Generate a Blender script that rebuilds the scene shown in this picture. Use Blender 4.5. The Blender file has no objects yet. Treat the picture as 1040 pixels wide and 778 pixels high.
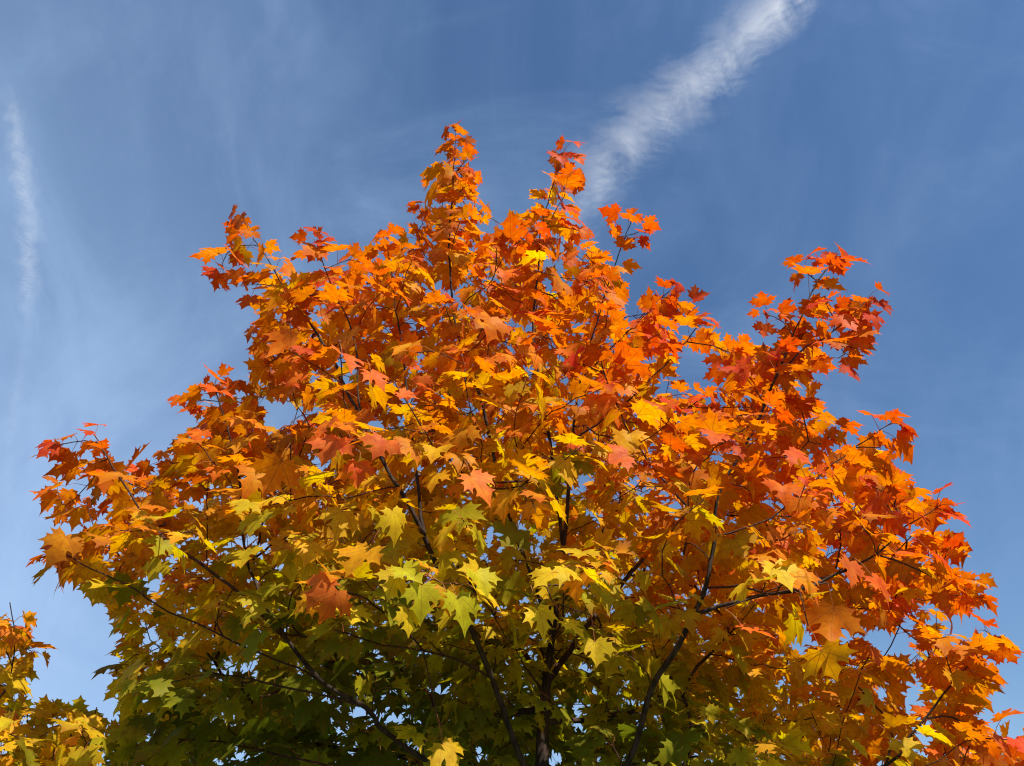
import bpy, math, random
import numpy as np
from mathutils import Vector, Matrix
from mathutils.geometry import delaunay_2d_cdt

rng = np.random.default_rng(11)
random.seed(11)
R = math.radians
S = bpy.context.scene
COL = S.collection

# ------------------------------------------------------------------ camera
PW, PH = 1040.0, 778.0
LENS = 28.0
PITCH = 35.0
CAM = np.array([0.0, 0.0, 1.6])
cam = bpy.data.cameras.new('camera')
cam.lens = LENS
cam.sensor_width = 36.0
cam.sensor_fit = 'HORIZONTAL'
cam.clip_start = 0.05
cam.clip_end = 90000.0
cam_ob = bpy.data.objects.new('camera', cam)
COL.objects.link(cam_ob)
cam_ob.location = CAM
cam_ob.rotation_euler = (R(90 + PITCH), 0, 0)
S.camera = cam_ob

# ------------------------------------------------------------------ sun, sky, exposure
SUN_ELEV = 57.0
SUN_AZ = 134.0           # clockwise from +Y (the way the camera looks)
SUN_DIR = np.array([math.sin(R(SUN_AZ)) * math.cos(R(SUN_ELEV)),
                    math.cos(R(SUN_AZ)) * math.cos(R(SUN_ELEV)),
                    math.sin(R(SUN_ELEV))])
sun = bpy.data.lights.new('sun', 'SUN')
sun.energy = 5.0
sun.angle = R(0.53)
sun.color = (1.0, 0.92, 0.79)
sun_ob = bpy.data.objects.new('sun', sun)
COL.objects.link(sun_ob)
sun_ob.location = (6, -6, 9)
sun_ob.rotation_euler = Vector(-SUN_DIR).to_track_quat('-Z', 'Y').to_euler()

world = bpy.data.worlds.new('World')
S.world = world
world.use_nodes = True
nt = world.node_tree
nt.nodes.clear()


def N(tree, t, **kw):
    n = tree.nodes.new(t)
    for k, v in kw.items():
        if hasattr(n, k):
            setattr(n, k, v)
        else:
            n.inputs[k].default_value = v
    return n


def M(tree, op, a, b=None, c=None, clamp=False):
    n = tree.nodes.new('ShaderNodeMath')
    n.operation = op
    n.use_clamp = clamp
    for i, v in enumerate((a, b, c)):
        if v is None:
            continue
        if isinstance(v, (int, float)):
            n.inputs[i].default_value = v
        else:
            tree.links.new(v, n.inputs[i])
    return n.outputs[0]


def sstep(tree, v, lo, hi):
    n = tree.nodes.new('ShaderNodeMapRange')
    n.interpolation_type = 'SMOOTHSTEP'
    n.inputs['From Min'].default_value = lo
    n.inputs['From Max'].default_value = hi
    tree.links.new(v, n.inputs['Value'])
    return n.outputs['Result']


def mixc(tree, fac, a, b, mode='MIX'):
    n = tree.nodes.new('ShaderNodeMix')
    n.data_type = 'RGBA'
    n.blend_type = mode
    for sock, v in ((n.inputs[0], fac), (n.inputs[6], a), (n.inputs[7], b)):
        if isinstance(v, (int, float)):
            sock.default_value = v
        elif isinstance(v, tuple):
            sock.default_value = v if len(v) == 4 else (*v, 1)
        else:
            tree.links.new(v, sock)
    return n.outputs[2]


sky = N(nt, 'ShaderNodeTexSky', sky_type='NISHITA', sun_disc=False)
sky.sun_elevation = R(SUN_ELEV)
sky.sun_rotation = R(SUN_AZ)
sky.altitude = 100
sky.air_density = 1.0
sky.dust_density = 0.25
sky.ozone_density = 3.0
# thin high cirrus veil, a property of the sky in every direction
tc = N(nt, 'ShaderNodeTexCoord')
mp = N(nt, 'ShaderNodeMapping')
mp.inputs['Rotation'].default_value = (R(14), R(-22), R(38))
mp.inputs['Scale'].default_value = (1.7, 3.1, 2.2)
nt.links.new(tc.outputs['Generated'], mp.inputs['Vector'])
nz = N(nt, 'ShaderNodeTexNoise', Scale=1.25, Detail=9.0, Roughness=0.6, Distortion=0.9)
nt.links.new(mp.outputs['Vector'], nz.inputs['Vector'])
veil = M(nt, 'MULTIPLY', sstep(nt, nz.outputs['Fac'], 0.44, 0.78), 0.24)
dsp = N(nt, 'ShaderNodeSeparateXYZ')
nt.links.new(tc.outputs['Generated'], dsp.inputs[0])
# the veil thickens towards the west and towards the horizon
west = M(nt, 'ADD', M(nt, 'MULTIPLY', dsp.outputs[0], -0.75), M(nt, 'MULTIPLY', dsp.outputs[2], -0.75))
mp2 = N(nt, 'ShaderNodeMapping')
mp2.inputs['Rotation'].default_value = (R(-20), R(35), R(-25))
mp2.inputs['Scale'].default_value = (3.4, 1.5, 2.0)
nt.links.new(tc.outputs['Generated'], mp2.inputs['Vector'])
nz2 = N(nt, 'ShaderNodeTexNoise', Scale=1.9, Detail=10.0, Roughness=0.6, Distortion=0.45)
nt.links.new(mp2.outputs['Vector'], nz2.inputs['Vector'])
wisp = sstep(nt, nz2.outputs['Fac'], 0.36, 0.72)
veil = M(nt, 'ADD', veil, M(nt, 'MULTIPLY', wisp, 0.10))
veil = M(nt, 'ADD', veil, M(nt, 'MULTIPLY', sstep(nt, west, -0.70, 0.25), M(nt, 'ADD', 0.50, M(nt, 'MULTIPLY', wisp, 0.20))), clamp=True)
skyc = mixc(nt, veil, sky.outputs['Color'], (3.6, 4.9, 7.0))
bg = N(nt, 'ShaderNodeBackground')
bg.inputs['Strength'].default_value = 0.084
hsw = N(nt, 'ShaderNodeHueSaturation', Saturation=1.12)
nt.links.new(skyc, hsw.inputs['Color'])
nt.links.new(hsw.outputs[0], bg.inputs['Color'])
wo = N(nt, 'ShaderNodeOutputWorld')
nt.links.new(bg.outputs[0], wo.inputs['Surface'])

S.render.engine = 'CYCLES'
S.view_settings.view_transform = 'Standard'
S.view_settings.look = 'None'
S.view_settings.exposure = 0.66
S.cycles.filter_width = 1.15
S.view_settings.gamma = 1.0
S.view_settings.use_curve_mapping = False
S.cycles.max_bounces = 8
S.cycles.diffuse_bounces = 4
S.cycles.transmission_bounces = 4
S.cycles.transparent_max_bounces = 12
S.cycles.use_denoising = True
S.cycles.denoiser = 'OPENIMAGEDENOISE'

# ------------------------------------------------------------------ lens geometry: a pixel of the photo and a distance give a point
FPX = PW * LENS / 36.0
CF = np.array([0, math.cos(R(PITCH)), math.sin(R(PITCH))])
CU = np.array([0, -math.sin(R(PITCH)), math.cos(R(PITCH))])
CR = np.array([1.0, 0, 0])


def at(px, py, Y):
    d = CF + CR * (px - PW / 2) / FPX - CU * (py - PH / 2) / FPX
    return CAM + d * (Y / d[1])


def project(P):
    d = np.atleast_2d(P) - CAM
    zc = d @ CF
    zc = np.where(np.abs(zc) < 1e-6, 1e-6, zc)
    px = PW / 2 + FPX * (d @ CR) / zc
    py = PH / 2 - FPX * (d @ CU) / zc
    px = np.where(zc > 0, px, -9999)
    return px, py


def inpoly(px, py, poly):
    px = np.atleast_1d(px); py = np.atleast_1d(py)
    res = np.zeros(px.shape, bool)
    n = len(poly)
    for i in range(n):
        x0, y0 = poly[i]; x1, y1 = poly[(i + 1) % n]
        c = (y0 > py) != (y1 > py)
        with np.errstate(divide='ignore', invalid='ignore'):
            xi = (x1 - x0) * (py - y0) / ((y1 - y0) if y1 != y0 else 1e-9) + x0
        res ^= c & (px < xi)
    return res


def polydist(px, py, poly):
    best = np.full(np.shape(px), 1e9)
    for i in range(len(poly)):
        a = np.array(poly[i], float); b = np.array(poly[(i + 1) % len(poly)], float)
        ab = b - a
        t = np.clip(((px - a[0]) * ab[0] + (py - a[1]) * ab[1]) / (ab @ ab), 0, 1)
        best = np.minimum(best, np.hypot(px - a[0] - t * ab[0], py - a[1] - t * ab[1]))
    return best


# ------------------------------------------------------------------ materials
def new_mat(name):
    m = bpy.data.materials.new(name)
    m.use_nodes = True
    m.node_tree.nodes.clear()
    return m, m.node_tree


def leaf_material():
    m, t = new_mat('maple_leaf')
    at_ = N(t, 'ShaderNodeAttribute', attribute_name='leaf_color')
    uv = N(t, 'ShaderNodeUVMap', uv_map='leaf_uv')
    sp = N(t, 'ShaderNodeSeparateXYZ')
    t.links.new(uv.outputs[0], sp.inputs[0])
    ax = M(t, 'ABSOLUTE', sp.outputs[0])
    y = sp.outputs[1]
    d = None
    for a, w in ((0, 1.0), (43, 1.0), (88, 1.3)):
        sa, ca = math.sin(R(a)), math.cos(R(a))
        q = M(t, 'ABSOLUTE', M(t, 'SUBTRACT', M(t, 'MULTIPLY', ax, ca), M(t, 'MULTIPLY', y, sa)))
        q = M(t, 'MULTIPLY', q, w)
        d = q if d is None else M(t, 'MINIMUM', d, q)
    # side veins leave the midrib at a slant
    w1 = M(t, 'ABSOLUTE', M(t, 'SUBTRACT', M(t, 'FRACT', M(t, 'MULTIPLY', M(t, 'SUBTRACT', y, M(t, 'MULTIPLY', ax, 0.9)), 6.5)), 0.5))
    side = M(t, 'MULTIPLY', M(t, 'SUBTRACT', 1.0, sstep(t, w1, 0.02, 0.10)), 0.25)
    vein = M(t, 'MAXIMUM', M(t, 'SUBTRACT', 1.0, sstep(t, d, 0.004, 0.017)), side)
    oc = N(t, 'ShaderNodeTexCoord')
    nz = N(t, 'ShaderNodeTexNoise', Scale=38.0, Detail=4.0, Roughness=0.6)
    t.links.new(oc.outputs['Object'], nz.inputs['Vector'])
    n2 = N(t, 'ShaderNodeTexNoise', Scale=110.0, Detail=1.0, Roughness=0.6)
    t.links.new(oc.outputs['Object'], n2.inputs['Vector'])
    hs = N(t, 'ShaderNodeHueSaturation')
    t.links.new(M(t, 'ADD', 0.476, M(t, 'MULTIPLY', nz.outputs['Fac'], 0.048)), hs.inputs['Hue'])
    t.links.new(M(t, 'ADD', 0.6, M(t, 'MULTIPLY', nz.outputs['Fac'], 0.78)), hs.inputs['Value'])
    t.links.new(at_.outputs['Color'], hs.inputs['Color'])
    # small brown specks of age
    spk = M(t, 'MULTIPLY', sstep(t, n2.outputs['Fac'], 0.68, 0.76), 0.5)
    base = mixc(t, spk, hs.outputs[0], (0.16, 0.05, 0.015))
    refl = mixc(t, M(t, 'MULTIPLY', vein, 0.35), base, (0.55, 0.20, 0.05))
    # light coming through is yellower than light off the surface: the red sits in the upper skin only
    h2 = N(t, 'ShaderNodeHueSaturation', Hue=0.512, Saturation=1.05, Value=1.05)
    t.links.new(base, h2.inputs['Color'])
    tran = mixc(t, M(t, 'MULTIPLY', vein, 0.75), h2.outputs[0], (0.16, 0.035, 0.008))
    pb = N(t, 'ShaderNodeBsdfPrincipled')
    pb.inputs['Roughness'].default_value = 0.5
    pb.inputs['Specular IOR Level'].default_value = 0.084
    t.links.new(refl, pb.inputs['Base Color'])
    bp = N(t, 'ShaderNodeBump', Strength=0.35, Distance=0.002)
    t.links.new(M(t, 'ADD', M(t, 'MULTIPLY', vein, -0.6), nz.outputs['Fac']), bp.inputs['Height'])
    t.links.new(bp.outputs[0], pb.inputs['Normal'])
    tr = N(t, 'ShaderNodeBsdfTranslucent')
    t.links.new(tran, tr.inputs['Color'])
    mx = N(t, 'ShaderNodeMixShader')
    mx.inputs[0].default_value = 0.52
    t.links.new(pb.outputs[0], mx.inputs[1]); t.links.new(tr.outputs[0], mx.inputs[2])
    o = N(t, 'ShaderNodeOutputMaterial')
    t.links.new(mx.outputs[0], o.inputs[0])
    return m


def bark_material(name, c1, c2, scale, bump):
    m, t = new_mat(name)
    oc = N(t, 'ShaderNodeTexCoord')
    mp_ = N(t, 'ShaderNodeMapping')
    mp_.inputs['Scale'].default_value = (1, 1, 0.35)
    t.links.new(oc.outputs['Object'], mp_.inputs[0])
    nz = N(t, 'ShaderNodeTexNoise', Scale=scale, Detail=7.0, Roughness=0.65)
    t.links.new(mp_.outputs[0], nz.inputs['Vector'])
    c = mixc(t, sstep(t, nz.outputs['Fac'], 0.35, 0.68), c1, c2)
    pb = N(t, 'ShaderNodeBsdfPrincipled')
    pb.inputs['Roughness'].default_value = 0.8
    pb.inputs['Specular IOR Level'].default_value = 0.2
    t.links.new(c, pb.inputs['Base Color'])
    bp = N(t, 'ShaderNodeBump', Strength=bump, Distance=0.01)
    t.links.new(nz.outputs['Fac'], bp.inputs['Height'])
    t.links.new(bp.outputs[0], pb.inputs['Normal'])
    o = N(t, 'ShaderNodeOutputMaterial')
    t.links.new(pb.outputs[0], o.inputs[0])
    return m


MAT_LEAF = leaf_material()
MAT_BARK = bark_material('maple_bark', (0.018, 0.011, 0.008), (0.068, 0.043, 0.03), 42, 0.7)
MAT_TWIG = bark_material('maple_twig', (0.035, 0.014, 0.010), (0.09, 0.04, 0.028), 90, 0.25)
MAT_STALK = bark_material('leaf_stalk', (0.28, 0.07, 0.03), (0.36, 0.16, 0.04), 30, 0.1)


def grass_material():
    m, t = new_mat('lawn')
    oc = N(t, 'ShaderNodeTexCoord')
    a = N(t, 'ShaderNodeTexNoise', Scale=0.35, Detail=6.0)
    b = N(t, 'ShaderNodeTexNoise', Scale=60.0, Detail=4.0, Roughness=0.7)
    for n in (a, b):
        t.links.new(oc.outputs['Object'], n.inputs['Vector'])
    c = mixc(t, a.outputs['Fac'], (0.045, 0.075, 0.018), (0.09, 0.10, 0.03))
    c = mixc(t, sstep(t, b.outputs['Fac'], 0.3, 0.75), c, (0.12, 0.13, 0.04))
    pb = N(t, 'ShaderNodeBsdfPrincipled')
    pb.inputs['Roughness'].default_value = 0.9
    t.links.new(c, pb.inputs['Base Color'])
    bp = N(t, 'ShaderNodeBump', Strength=0.8, Distance=0.04)
    t.links.new(b.outputs['Fac'], bp.inputs['Height'])
    t.links.new(bp.outputs[0], pb.inputs['Normal'])
    o = N(t, 'ShaderNodeOutputMaterial')
    t.links.new(pb.outputs[0], o.inputs[0])
    return m


# ------------------------------------------------------------------ setting: the ground
def build_ground():
    rings = [0, 4, 12, 40, 150, 600, 2500, 9000]
    vs = [(0, 3, 0)]
    fs = []
    n = 48
    for r in rings[1:]:
        for k in range(n):
            a = 2 * math.pi * k / n
            und = 0.05 * math.sin(r * 0.7 + 3 * a) if 5 < r < 200 else 0
            vs.append((r * math.cos(a), 3 + r * math.sin(a), und))
    for k in range(n):
        fs.append((0, 1 + k, 1 + (k + 1) % n))
    for i in range(len(rings) - 2):
        o0, o1 = 1 + i * n, 1 + (i + 1) * n
        for k in range(n):
            fs.append((o0 + k, o1 + k, o1 + (k + 1) % n, o0 + (k + 1) % n))
    me = bpy.data.meshes.new('ground')
    me.from_pydata(vs, [], fs)
    me.materials.append(grass_material())
    o = bpy.data.objects.new('ground', me)
    COL.objects.link(o)
    o['kind'] = 'structure'
    return o


build_ground()

# ------------------------------------------------------------------ mesh helper (triangles, numpy)
def tri_object(name, co, tris, mats, parent=None, mat_idx=None, color=None, uv=None):
    me = bpy.data.meshes.new(name)
    co = np.asarray(co, np.float32); tris = np.asarray(tris, np.int32)
    me.vertices.add(len(co)); me.vertices.foreach_set('co', co.ravel())
    me.loops.add(tris.size); me.loops.foreach_set('vertex_index', tris.ravel())
    me.polygons.add(len(tris))
    me.polygons.foreach_set('loop_start', np.arange(0, tris.size, 3, dtype=np.int32))
    for m in mats:
        me.materials.append(m)
    if mat_idx is not None:
        me.polygons.foreach_set('material_index', np.asarray(mat_idx, np.int32))
    me.polygons.foreach_set('use_smooth', np.ones(len(tris), bool))
    if uv is not None:
        l = me.uv_layers.new(name='leaf_uv')
        l.data.foreach_set('uv', np.asarray(uv, np.float32)[tris.ravel()].ravel())
    if color is not None:
        a = me.color_attributes.new('leaf_color', 'FLOAT_COLOR', 'POINT')
        c4 = np.ones((len(co), 4), np.float32); c4[:, :3] = color
        a.data.foreach_set('color', c4.ravel())
    me.update(calc_edges=True)
    o = bpy.data.objects.new(name, me)
    COL.objects.link(o)
    if parent:
        o.parent = parent
    return o


# ------------------------------------------------------------------ the leaf: a five-lobed maple outline, meshed once, bent 36 ways
HALF = [(0.0, 0.02), (0.07, -0.06), (0.18, -0.11), (0.31, -0.19), (0.33, -0.09), (0.42, -0.06), (0.62, -0.08),
        (0.50, 0.03), (0.45, 0.12), (0.52, 0.15), (0.70, 0.15), (0.64, 0.25), (0.68, 0.34), (0.86, 0.50),
        (0.64, 0.47), (0.57, 0.51), (0.51, 0.69), (0.43, 0.55), (0.33, 0.50), (0.24, 0.48), (0.26, 0.57),
        (0.30, 0.66), (0.45, 0.77), (0.28, 0.77), (0.20, 0.83), (0.09, 0.95), (0.0, 1.13)]
INNER = [(0, 0.25), (0, 0.5), (0, 0.75), (0.17, 0.17), (0.34, 0.30), (0.52, 0.36), (0.20, 0.0), (0.38, -0.01), (0.10, 0.45), (0.12, 0.64)]


def leaf_template():
    right = HALF
    left = [(-x, y) for x, y in HALF[1:-1]][::-1]
    outline = right + left
    n = len(outline)
    pts = list(outline)
    for x, y in INNER:
        pts.append((x, y))
        if x > 0:
            pts.append((-x, y))
    edges = [(i, (i + 1) % n) for i in range(n)]
    r = delaunay_2d_cdt([Vector(p) for p in pts], edges, [], 1, 1e-5)
    v = np.array([[p.x, p.y] for p in r[0]])
    f = np.array([list(q) for q in r[2]], np.int32)
    # same winding everywhere: upper side along +z
    a, b, c = v[f[:, 0]], v[f[:, 1]], v[f[:, 2]]
    cr = (b[:, 0] - a[:, 0]) * (c[:, 1] - a[:, 1]) - (b[:, 1] - a[:, 1]) * (c[:, 0] - a[:, 0])
    f[cr < 0] = f[cr < 0][:, ::-1]
    return v, f


LV, LF = leaf_template()
NV = len(LV)
LR = np.hypot(LV[:, 0], LV[:, 1] - 0.2)
EDGE = np.clip((LR - 0.15) / 0.65, 0, 1)


def leaf_variants(n):
    out = []
    for k in range(n):
        g = np.random.default_rng(100 + k)
        x, y = LV[:, 0].copy(), LV[:, 1].copy()
        # lobes not quite mirror images
        x = x * np.where(x > 0, g.uniform(0.9, 1.08), g.uniform(0.9, 1.08))
        x = x + g.uniform(-0.10, 0.10) * np.maximum(y, 0) ** 2
        y = y + g.uniform(-0.06, 0.06) * x
        a0 = np.arctan2(x, y)
        lob = 1 + g.uniform(0.04, 0.13) * np.sin(a0 * g.uniform(2.0, 3.2) + g.uniform(0, 6.28))
        x, y = x * lob, y * lob
        rr = np.hypot(x, y)
        ang = np.arctan2(x, y)
        fold = np.where(x > 0, g.uniform(-0.1, 0.6), g.uniform(-0.1, 0.6))
        z = fold * np.abs(x) - g.uniform(-0.05, 0.5) * np.maximum(y, 0) ** 2
        z -= g.uniform(0.0, 0.65) * np.abs(x) ** 2
        z += g.uniform(0.03, 0.09) * np.sin(ang * g.integers(3, 6) + g.uniform(0, 6.28)) * rr ** 1.5
        z += g.uniform(-0.12, 0.12) * x * y
        if k % 4 == 3:                                   # one in four has a strongly rolled lobe
            z -= 0.45 * np.clip(np.cos(ang - g.choice([-0.9, 0.9, 0])) - 0.55, 0, 1) * rr ** 2
        out.append(np.stack([x, y, z], 1))
    return np.array(out)


NVAR = 36
VARS = leaf_variants(NVAR)


# ------------------------------------------------------------------ skeleton of a tree
def catmull(P, step=0.04):
    P = np.asarray(P, float)
    Q = np.vstack([2 * P[0] - P[1], P, 2 * P[-1] - P[-2]])
    out = []
    for i in range(1, len(Q) - 2):
        p0, p1, p2, p3 = Q[i - 1:i + 3]
        n = max(2, int(np.linalg.norm(p2 - p1) / step))
        t = np.linspace(0, 1, n, endpoint=False)[:, None]
        out.append(0.5 * ((2 * p1) + (-p0 + p2) * t + (2 * p0 - 5 * p1 + 4 * p2 - p3) * t ** 2 + (-p0 + 3 * p1 - 3 * p2 + p3) * t ** 3))
    out.append(P[-1:])
    return np.vstack(out)


class Skeleton:
    def __init__(self):
        self.pos = np.zeros((0, 3)); self.dir = np.zeros((0, 3))
        self.par = np.zeros(0, int); self.limb = np.zeros(0, int)
        self.lines = []              # (node ids incl. the parent node, limb, kind)

    def add_line(self, pts, parent, limb, kind):
        pts = np.asarray(pts)
        n0 = len(self.pos)
        ids = np.arange(n0, n0 + len(pts))
        full = pts if parent < 0 else np.vstack([self.pos[parent], pts])
        d = np.gradient(full, axis=0)
        d /= np.linalg.norm(d, axis=1)[:, None] + 1e-9
        if parent >= 0:
            d = d[1:]
        self.pos = np.vstack([self.pos, pts]); self.dir = np.vstack([self.dir, d])
        self.par = np.concatenate([self.par, [parent], ids[:-1]])
        self.limb = np.concatenate([self.limb, np.full(len(pts), limb)])
        chain = ids if parent < 0 else np.concatenate([[parent], ids])
        self.lines.append((chain, limb, kind))
        return ids

    def nearest(self, p, limbs=None):
        d = np.linalg.norm(self.pos - p, axis=1)
        if limbs is not None:
            d = np.where(np.isin(self.limb, limbs), d, 1e9)
        return int(np.argmin(d))

    def traced(self, ctrl, limb, parent_limbs=None, wobble=0.012, g=rng):
        P = np.array(ctrl, float)
        if len(self.pos):
            j = self.nearest(P[0], parent_limbs)
            P = np.vstack([self.pos[j], P]) if np.linalg.norm(self.pos[j] - P[0]) > 0.05 else np.vstack([self.pos[j], P[1:]])
            line = catmull(P)[1:]
        else:
            j = -1
            line = catmull(P)
        w = np.cumsum(g.normal(0, 1, line.shape), 0)
        w -= np.linspace(0, 1, len(w))[:, None] * w[-1]
        line = line + w * wobble / max(1.0, math.sqrt(len(w))) * 1.3
        return self.add_line(line, j, limb, 'limb')

    def twig(self, T, g=rng):
        v = T - self.pos
        d = np.linalg.norm(v, axis=1) + 1e-6
        cosang = np.einsum('ij,ij->i', v, self.dir) / d
        cost = d * (1 + 0.9 * np.clip(0.55 - cosang, 0, 2)) + 0.25 * np.clip(self.pos[:, 2] - T[2], 0, 2)
        j = int(np.argmin(cost))
        dist = d[j]
        if dist < 0.07:
            return None
        p0 = self.pos[j]
        out = v[j] / dist
        side = self.dir[j] * 0.55 + out * 0.75
        side /= np.linalg.norm(side)
        p1 = p0 + side * dist * 0.5 + np.array([0, 0, -0.05 * dist])
        n = max(3, int(dist / 0.045))
        t = np.linspace(0, 1, n + 1)[1:, None]
        line = (1 - t) ** 2 * p0 + 2 * t * (1 - t) * p1 + t ** 2 * T
        line = line + g.normal(0, 0.0045, line.shape)
        return self.add_line(line, j, self.limb[j], 'twig')

    def radii(self, r0=0.00175, power=0.41):
        n = len(self.pos)
        kids = np.zeros(n)
        has = np.zeros(n, bool)
        has[self.par[self.par >= 0]] = True
        tips = np.where(has, 0.0, 1.0)
        for i in range(n - 1, -1, -1):          # parents always come before children
            p = self.par[i]
            if p >= 0:
                tips[p] += tips[i]
        return r0 * np.maximum(tips, 1) ** power


def tube(P, r, sides, cap=True):
    n = len(P)
    T = np.gradient(P, axis=0)
    T /= np.linalg.norm(T, axis=1)[:, None] + 1e-9
    u = np.cross(T[0], [0.31, 0.9, 0.2]); u /= np.linalg.norm(u)
    a = np.arange(sides) * 2 * math.pi / sides
    co = np.zeros((n, sides, 3))
    for i in range(n):
        u = u - T[i] * (u @ T[i]); u /= np.linalg.norm(u) + 1e-9
        w = np.cross(T[i], u)
        co[i] = P[i] + r[i] * (np.cos(a)[:, None] * u + np.sin(a)[:, None] * w)
    k = np.arange(sides); k1 = (k + 1) % sides
    tr = []
    for i in range(n - 1):
        A, B = i * sides, (i + 1) * sides
        tr.append(np.stack([A + k, A + k1, B + k1], 1)); tr.append(np.stack([A + k, B + k1, B + k], 1))
    co = co.reshape(-1, 3)
    if cap:
        co = np.vstack([co, P[-1] + T[-1] * r[-1]])
        e = (n - 1) * sides
        tr.append(np.stack([e + k, e + k1, np.full(sides, len(co) - 1)], 1))
    return co, np.vstack(tr)


def norm(v):
    return v / (np.linalg.norm(v, axis=-1, keepdims=True) + 1e-9)


UP = np.array([0, 0, 1.0])


# ------------------------------------------------------------------ leaf colours: what each leaf has turned to so far
RED = np.array([0.72, 0.062, 0.022]); REDOR = np.array([0.80, 0.125, 0.016]); ORANGE = np.array([0.84, 0.22, 0.012])
GOLD = np.array([0.82, 0.36, 0.012]); YELLOW = np.array([0.80, 0.53, 0.02]); YGREEN = np.array([0.45, 0.40, 0.014])
GREEN = np.array([0.185, 0.22, 0.014]); DGREEN = np.array([0.125, 0.15, 0.011]); CORAL = np.array([0.84, 0.17, 0.035])
RAMP = np.array([DGREEN, GREEN, YGREEN, YELLOW, GOLD, ORANGE, REDOR, RED])


def ramp(t):
    t = np.clip(t, 0, 7)
    i = np.minimum(t.astype(int), 6)
    f = (t - i)[:, None]
    return RAMP[i] * (1 - f) + RAMP[i + 1] * f


# how far the leaves have turned over the width and height of the crown (0 dark green ... 7 red)
TURN = [(463, 140, 5.6), (575, 150, 6.2), (640, 215, 6.1), (245, 220, 6.2), (320, 240, 6.2), (390, 240, 5.8), (850, 255, 6.3), (885, 300, 6.4),
        (775, 310, 5.9), (910, 425, 5.8), (970, 515, 6.2), (1015, 650, 6.3), (1000, 720, 6.0), (95, 440, 6.4), (60, 480, 5.8), (210, 385, 5.4),
        (680, 292, 6.2), (430, 230, 5.2), (540, 230, 5.2), (300, 300, 5.6), (420, 320, 5.0), (520, 330, 4.9), (620, 330, 5.3), (330, 380, 5.4),
        (440, 420, 4.6), (540, 420, 4.6), (620, 430, 5.0), (700, 430, 5.6), (780, 420, 5.6), (840, 480, 5.4), (280, 440, 5.0), (240, 480, 4.9),
        (150, 510, 5.2), (60, 560, 4.6), (110, 590, 4.2), (200, 560, 4.4), (280, 540, 3.9), (340, 540, 3.4), (400, 500, 4.0), (380, 570, 2.9),
        (470, 530, 3.6), (540, 520, 3.4), (600, 520, 3.8), (680, 530, 4.6), (760, 530, 5.2), (880, 560, 5.4), (940, 600, 5.4), (440, 610, 2.5),
        (500, 600, 2.7), (600, 590, 3.2), (680, 600, 3.4), (760, 610, 4.4), (840, 640, 4.8), (920, 660, 4.6), (200, 620, 2.4), (140, 640, 2.6),
        (280, 620, 2.1), (350, 660, 1.5), (430, 690, 1.4), (530, 680, 1.5), (620, 660, 2.0), (700, 690, 2.2), (780, 700, 3.2), (860, 720, 3.6),
        (940, 740, 4.6), (1030, 760, 5.4), (150, 720, 1.7), (250, 730, 1.3), (350, 750, 0.9), (450, 760, 1.0), (560, 760, 1.0), (660, 760, 1.3),
        (760, 770, 2.0), (20, 640, 4.0), (60, 730, 3.0), (20, 770, 2.8), (60, 620, 4.2)]
_tp = np.array([at(x, y, 2.7) for x, y, _ in TURN])[:, [0, 2]]
_tv = np.array([v - 0.45 * float(np.clip((y - 560) / 120, 0, 1)) * float(np.clip((900 - x) / 200, 0, 1)) for x, y, v in TURN])


def turned(P):
    q = P[:, [0, 2]]
    d2 = ((q[:, None, :] - _tp[None]) ** 2).sum(2)
    w = 1 / (d2 + 0.012) ** 1.6
    return (w * _tv).sum(1) / w.sum(1)


# ------------------------------------------------------------------ leaves collected per limb
class Leaves:
    def __init__(self):
        self.base, self.b, self.n, self.size, self.var, self.limb, self.col, self.edge, self.node = [], [], [], [], [], [], [], [], []

    def add(self, base, b, n, size, var, limb, col, edge, node):
        for l, v in zip((self.base, self.b, self.n, self.size, self.var, self.limb, self.col, self.edge, self.node), (base, b, n, size, var, limb, col, edge, node)):
            l.append(v)


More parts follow.
